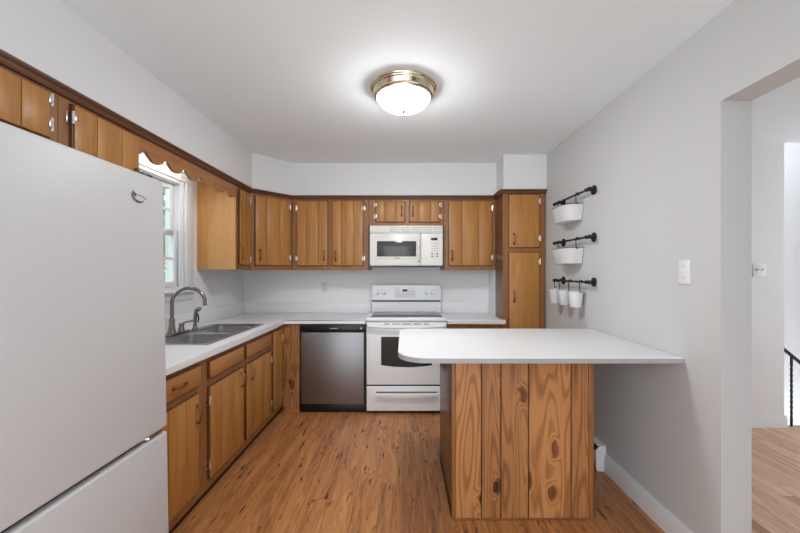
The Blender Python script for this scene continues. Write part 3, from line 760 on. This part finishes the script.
for r in range(6):
    for c_ in range(3):
        x = .282+.026*c_; z = 1.618-.026*r
        obj('button', MB().box(x-.009, x+.009, QY-.0015, QY+.001, z-.006, z+.006, .001), 'lightgrey' if r < 4 or c_ == 1 else 'grey', cpn)
for x0, x1 in ((-.3602, -.3435), (.3895, .4022)):
    obj('side_filler', MB().box(x0, x1, QY+.028, 3.645, 1.362, 1.8005), 'black', mw, smooth=0)

# ------------------------------------------------------------------ ceiling lamp
cl = thing('ceiling_light', 'round flush-mount ceiling light with brass ring and lit white glass bowl', 'lamp', (0, 2.14, CEIL))
LC = (-.003, 2.14, CEIL-.0005)
obj('ring', MB().lathe(LC, [(.185, 0), (.196, .001), (.199, .006), (.197, .012), (.19, .015), (.188, .02), (.181, .024), (.172, .046), (.175, .049), (.175, .055), (.168, .058), (.165, .065), (.160, .066), (.157, .06), (.155, .01)], 64, 'z', -1), 'lampbrass', cl)
prof = [(.154, .052)]+[(.1545*math.cos(a), .058+.082*math.sin(a)) for a in [PI/2*k/14 for k in range(14)]]+[(.012, .1399)]
obj('glass_bowl', MB().lathe(LC, prof, 48, 'z', -1), 'lampglow', cl, smooth=60)
obj('finial', MB().lathe((LC[0], LC[1], CEIL-.140), [(.013, 0), (.013, .005), (.01, .011), (.004, .016)], 20, 'z', -1), 'brass', cl)

# ------------------------------------------------------------------ peninsula
TX0, TY0, TY1, TZ0, TZ1 = -.03, 1.712, 2.595, .891, .918
pt = thing('peninsula_countertop', 'white laminate peninsula counter with rounded end, running to the right wall', 'countertop', (.66, 2.15, TZ0))
def arc(cx, cy, r, a0, a1, n=12): return [(cx+r*math.cos(a0+(a1-a0)*k/n), cy+r*math.sin(a0+(a1-a0)*k/n)) for k in range(n+1)]
pl = [(WR-.002, TY0), (WR-.002, TY1)]+arc(TX0+.10, TY1-.10, .10, PI/2, PI)+arc(TX0+.15, TY0+.15, .15, PI, 1.5*PI)
obj('top', MB().prism(pl, TZ0+.002, TZ1, 'z', .002), 'laminate', pt, smooth=30)
e2 = [(WR-.0021, TY0-.0012), (WR-.0021, TY1+.0012)]+arc(TX0+.10, TY1-.10, .1012, PI/2, PI)+arc(TX0+.15, TY0+.15, .1512, PI, 1.5*PI)
obj('edge_band', MB().prism(e2, TZ0, TZ1-.004, 'z'), 'edge', pt, smooth=30, label='grey flecked laminate edge')
PB0, PB1, QB0, QB1 = .258, 1.02, 1.909, 2.55
pb = thing('peninsula_cabinet', 'knotty wood plank base cabinet standing under the peninsula counter', 'cabinet', (.64, 2.23, 0))
T = MB(); obj('body', MB().box(PB0+.004, PB1-.004, QB0+.018, QB1-.02, 0, TZ0-.001), 'side', pb, smooth=0)
fr_ = MB(); us = [.276, .417, .521, .670, .899, .993]
g = .0028
for i in range(len(us)-1):
    fr_.box(us[i]+(g if i else .0005), us[i+1]-(g if i < len(us)-2 else .0005), QB0, QB0+.018, .004, TZ0-.001, .003, 1)
fr_.mi = 1; fr_.box(.277, .99, QB0+.006, QB0+.0179, .004, TZ0-.001)
ppan = obj('plank_panel', fr_, ['knotty', 'toe'], pb, smooth=0)
ids = []
for v_ in ppan.data.vertices:
    x = v_.co.x+.64
    ids.append(sum(1 for u_ in us[1:-1] if x > u_)*1.7+.4)
a = ppan.data.attributes.new('board', 'FLOAT', 'POINT'); a.data.foreach_set('value', ids)
for (x0, x1) in ((PB0, .2755), (.9935, PB1)):
    obj('corner_strip', MB().box(x0, x1, QB0-.002, QB0+.03, 0, TZ0-.001, .004), 'frame', pb)
obj('base_strip', MB().box(.2756, .9934, QB0-.004, QB0-.0005, 0, .012, .001), 'framey', pb)
lp = MB(); lp.box(PB0-.002, PB0+.003, QB0+.031, QB1-.021, .065, TZ0-.002, .001); obj('side_panel', lp, 'side', pb)
obj('toe_board', MB().box(PB0-.004, PB0+.003, QB0+.031, QB1-.021, 0, .064, .001), 'toe', pb)
Tp = frame_T((PB1, QB1-.02, 0), (-1, 0)); wpb = PB1-PB0
obj('face_frame', MB(Tp).box(0, wpb, .0005, .02, .06, TZ0-.001), 'frame', pb, smooth=0)
Tq = Tp @ Matrix.Translation((0, .02, 0))
for (u0, u1, hs, hu) in ((.03, .372, -1, .33), (.392, .732, 1, .43)):
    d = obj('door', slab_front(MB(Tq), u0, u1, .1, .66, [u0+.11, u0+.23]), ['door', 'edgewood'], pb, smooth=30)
    add_pull(d, Tq, hu, .58); add_hinge(d, Tq, u0 if hs < 0 else u1, .2, hs); add_hinge(d, Tq, u0 if hs < 0 else u1, .56, hs)
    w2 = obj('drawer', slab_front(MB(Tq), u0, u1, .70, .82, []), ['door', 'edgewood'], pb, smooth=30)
    add_pull(w2, Tq, (u0+u1)/2, .76, False)

# baseboard heater behind the peninsula
hh = thing('baseboard_heater', 'white baseboard heater along right wall behind the peninsula', 'heater', (1.31, 2.86, 0))
H0, H1 = 2.375, 3.34
hb = MB(); hb.box(1.333, 1.348, H0+.012, H1, .02, .17, .003).box(1.283, 1.289, H0+.012, H1, .045, .128, .002).box(1.30, 1.333, H0+.012, H1, .163, .17, .002)
obj('cover', hb, 'trim', hh)
fn = MB()
for k in range(60): fn.box(1.291, 1.332, H0+.03+k*.0152, H0+.0315+k*.0152, .055, .12)
obj('fins', fn, 'black', hh, smooth=0)
obj('damper', MB().prism([(1.287, .133), (1.304, .158), (1.308, .156), (1.291, .13)], H0+.012, H1, 'y'), 'dark', hh)
obj('end_cap', MB().prism([(1.348, .0), (1.348, .172), (1.31, .172), (1.281, .135), (1.281, .02), (1.29, .0)], H0-.004, H0+.0115, 'y', .002), 'trim', hh)

# ------------------------------------------------------------------ wall rails with caddies
RX = 1.295
rz = (1.912, 1.578, 1.259)
names = ('uppermost of the three', 'middle of the three', 'lowest of the three')
for z, nm in zip(rz, names):
    t = thing('wall_rail', 'black iron rail on the right wall, %s' % nm, 'rail', (WR, 2.77, z), 'wall rails')
    obj('rod', MB().tube([(RX, 2.49, z), (RX, 3.05, z)], .0075, 12), 'iron', t)
    for y in (2.52, 3.0):
        b_ = MB().lathe((WR-.0005, y, z), [(.033, 0), (.034, .005), (.031, .010), (.014, .013), (.0085, .016), (.0085, .045), (.013, .048), (.013, .062), (.009, .068)], 20, 'x', -1)
        obj('bracket', b_, 'iron', t)
    for y, s in ((2.49, -1), (3.05, 1)):
        obj('finial', MB().lathe((RX, y, z), [(.009, -.006), (.013, 0), (.015, .006), (.012, .016), (.008, .02), (.01, .026), (.004, .034)], 16, 'y', s), 'iron', t)
def hook(y, z, drop, label, x=RX):
    mb = MB(); p = []
    for k in range(9):
        a = -.35*PI+1.35*PI*k/8; p.append((x+.0118*math.cos(a), y, z+.0118*math.sin(a)))
    p += [(x-.0118, y, z-.02), (x-.01, y, z-drop+.012)]
    for k in range(1, 8):
        a = PI+PI*k/7; p.append((x-.001+.009*math.cos(a), y, z-drop+.01+.009*math.sin(a)))
    mb.tube(p, .0033, 8)
    tag(obj('rail_hook', mb, 'iron', loc=(x, y, z)), label, 'hook', 'black hooks on the wall rails')
def caddy(zc, label):
    """half-oval bucket hung against the wall"""
    t = thing('hanging_caddy', label, 'caddy', (1.27, 2.83, zc), 'long white wall caddies')
    y0, y1, xb, dp_ = 2.662, 2.998, WR-.006, .132
    def lp(s, z, sh=0):
        out = []; cy = (y0+y1)/2; hw = (y1-y0)/2*s
        for k in range(33):
            a = PI*k/32; c_, s_ = math.cos(a), math.sin(a)
            e = .62
            out.append((xb-sh-dp_*s*abs(s_)**e, cy+hw*math.copysign(abs(c_)**e, c_), z))
        return out
    h = .118
    m_ = MB(); m_.loft([lp(.82, zc), lp(.85, zc+.004), lp(.985, zc+h-.008), lp(1.0, zc+h-.006), lp(1.0, zc+h), lp(.965, zc+h, .003), lp(.82, zc+.012, .003), lp(.8, zc+.006, .003)], True, True)
    obj('bucket', m_, 'plastic', t, smooth=45)
    r_ = MB(); r_.tube([p for p in lp(1.008, zc+h+.001)], .0026, 6); obj('rim_wire', r_, 'iron', t, label='thin dark rim line')
caddy(1.727, 'long white caddy bucket hanging from the uppermost rail')
caddy(1.396, 'long white caddy bucket hanging from the middle rail')
for z, nm in ((rz[0], 'uppermost'), (rz[1], 'middle')):
    hook(2.655, z, .072, 'black hook at the near end of the %s rail, holding a long caddy' % nm)
    hook(2.965, z, .072, 'black hook at the far end of the %s rail, holding a long caddy' % nm)
def pot(y, label):
    zc = 1.068; h = .118; cx = WR-.062
    t = thing('hanging_pot', label, 'pot', (cx, y, zc), 'small white pots on the lowest rail')
    obj('cup', MB().lathe((cx, y, zc), [(.038, 0), (.04, .003), (.054, h-.006), (.056, h-.005), (.056, h), (.0525, h), (.0385, .008), (.02, .006)], 32), 'plastic', t, smooth=45)
    ring = [(cx+.0565*math.cos(2*PI*k/32), y+.0565*math.sin(2*PI*k/32), zc+h) for k in range(33)]
    obj('rim_wire', MB().tube(ring, .0022, 6), 'lightgrey', t)
for y, nm in ((2.67, 'nearest of the three pots'), (2.84, 'middle one of three pots'), (3.01, 'farthest of the three pots')):
    pot(y, 'small white pot hanging from the lowest rail, %s' % nm)
hook(2.60, rz[2], .078, 'black hook on the lowest rail, first from the viewer')
hook(2.772, rz[2], .078, 'black hook on the lowest rail, second from the viewer')
hook(2.942, rz[2], .078, 'black hook on the lowest rail, third from the viewer')
hook(3.035, rz[2], .06, 'black hook on the lowest rail, at its far end')

# ------------------------------------------------------------------ switches and outlet
sw = thing('light_switch', 'single white toggle switch on the kitchen right wall', 'switch', (WR, 1.708, 1.331))
obj('plate', MB().box(WR-.0065, WR-.0005, 1.708-.036, 1.708+.036, 1.331-.058, 1.331+.058, .003), 'plastic', sw)
obj('toggle', MB().prism([(WR-.0065, 1.322), (WR-.018, 1.334), (WR-.019, 1.341), (WR-.0065, 1.341)], 1.703, 1.713, 'y'), 'plastic', sw)
for z in (1.331-.03, 1.331+.03): obj('screw', MB().lathe((WR-.0065, 1.708, z), [(.003, 0), (.002, .001)], 8, 'x', -1), 'grey', sw)
hx, hy, hz = 3.045, 3.05, 1.349
s2 = thing('light_switch', 'double white toggle switch on the hall wall beyond the opening', 'switch', (hx, hy, hz))
obj('plate', MB().box(hx-.058, hx+.058, hy-.0065, hy-.0005, hz-.055, hz+.055, .003), 'plastic', s2)
for dx_ in (-.023, .023): obj('toggle', MB().prism([(hy-.0065, hz-.009), (hy-.018, hz+.003), (hy-.019, hz+.01), (hy-.0065, hz+.01)], hx+dx_-.005, hx+dx_+.005, 'x'), 'lightgrey', s2)
ox, oz = -.88, 1.165
ou = thing('wall_outlet', 'white duplex outlet on the back wall above the dishwasher', 'outlet', (ox, WB, oz))
obj('plate', MB().box(ox-.035, ox+.035, WB-.006, WB-.0005, oz-.057, oz+.057, .003), 'plastic', ou)
for dz in (-.021, .021):
    sk_ = obj('socket', MB().box(ox-.016, ox+.016, WB-.008, WB-.0055, oz+dz-.014, oz+dz+.014, .003), 'plastic', ou)
    obj('slot', MB().box(ox-.008, ox-.005, WB-.0085, WB-.0078, oz+dz-.003, oz+dz+.007).box(ox+.005, ox+.008, WB-.0085, WB-.0078, oz+dz-.003, oz+dz+.007).box(ox-.002, ox+.002, WB-.0085, WB-.0078, oz+dz-.01, oz+dz-.006), 'black', sk_, smooth=0)

# ------------------------------------------------------------------ stair railing in the hall
sr = thing('stair_railing', 'black iron stair railing with twisted baluster, sloping down in the hall', 'railing', (3.35, 3.07, 0))
hr = MB(); hr.prism([(3.262, .665), (3.262, .69), (3.95, .13), (3.95, .105)], 3.055, 3.085, 'y', .004)
obj('handrail', hr, 'iron', sr)
def twisted(x, z0, z1):
    mb = MB(); lps = []
    for k in range(41):
        f = k/40; ang = PI*5*max(0, min(1, (f-.12)/.76)); r = .0095
        lps.append([(x+r*math.cos(ang+PI/4+PI/2*q), 3.07+r*math.sin(ang+PI/4+PI/2*q), z0+(z1-z0)*f) for q in range(4)])
    mb.loft(lps, True, True); return mb
obj('baluster', twisted(3.345, 0, .605), 'iron', sr, smooth=0)
obj('baluster', twisted(3.60, 0, .395), 'iron', sr, smooth=0)
obj('baluster', twisted(3.85, 0, .19), 'iron', sr, smooth=0)
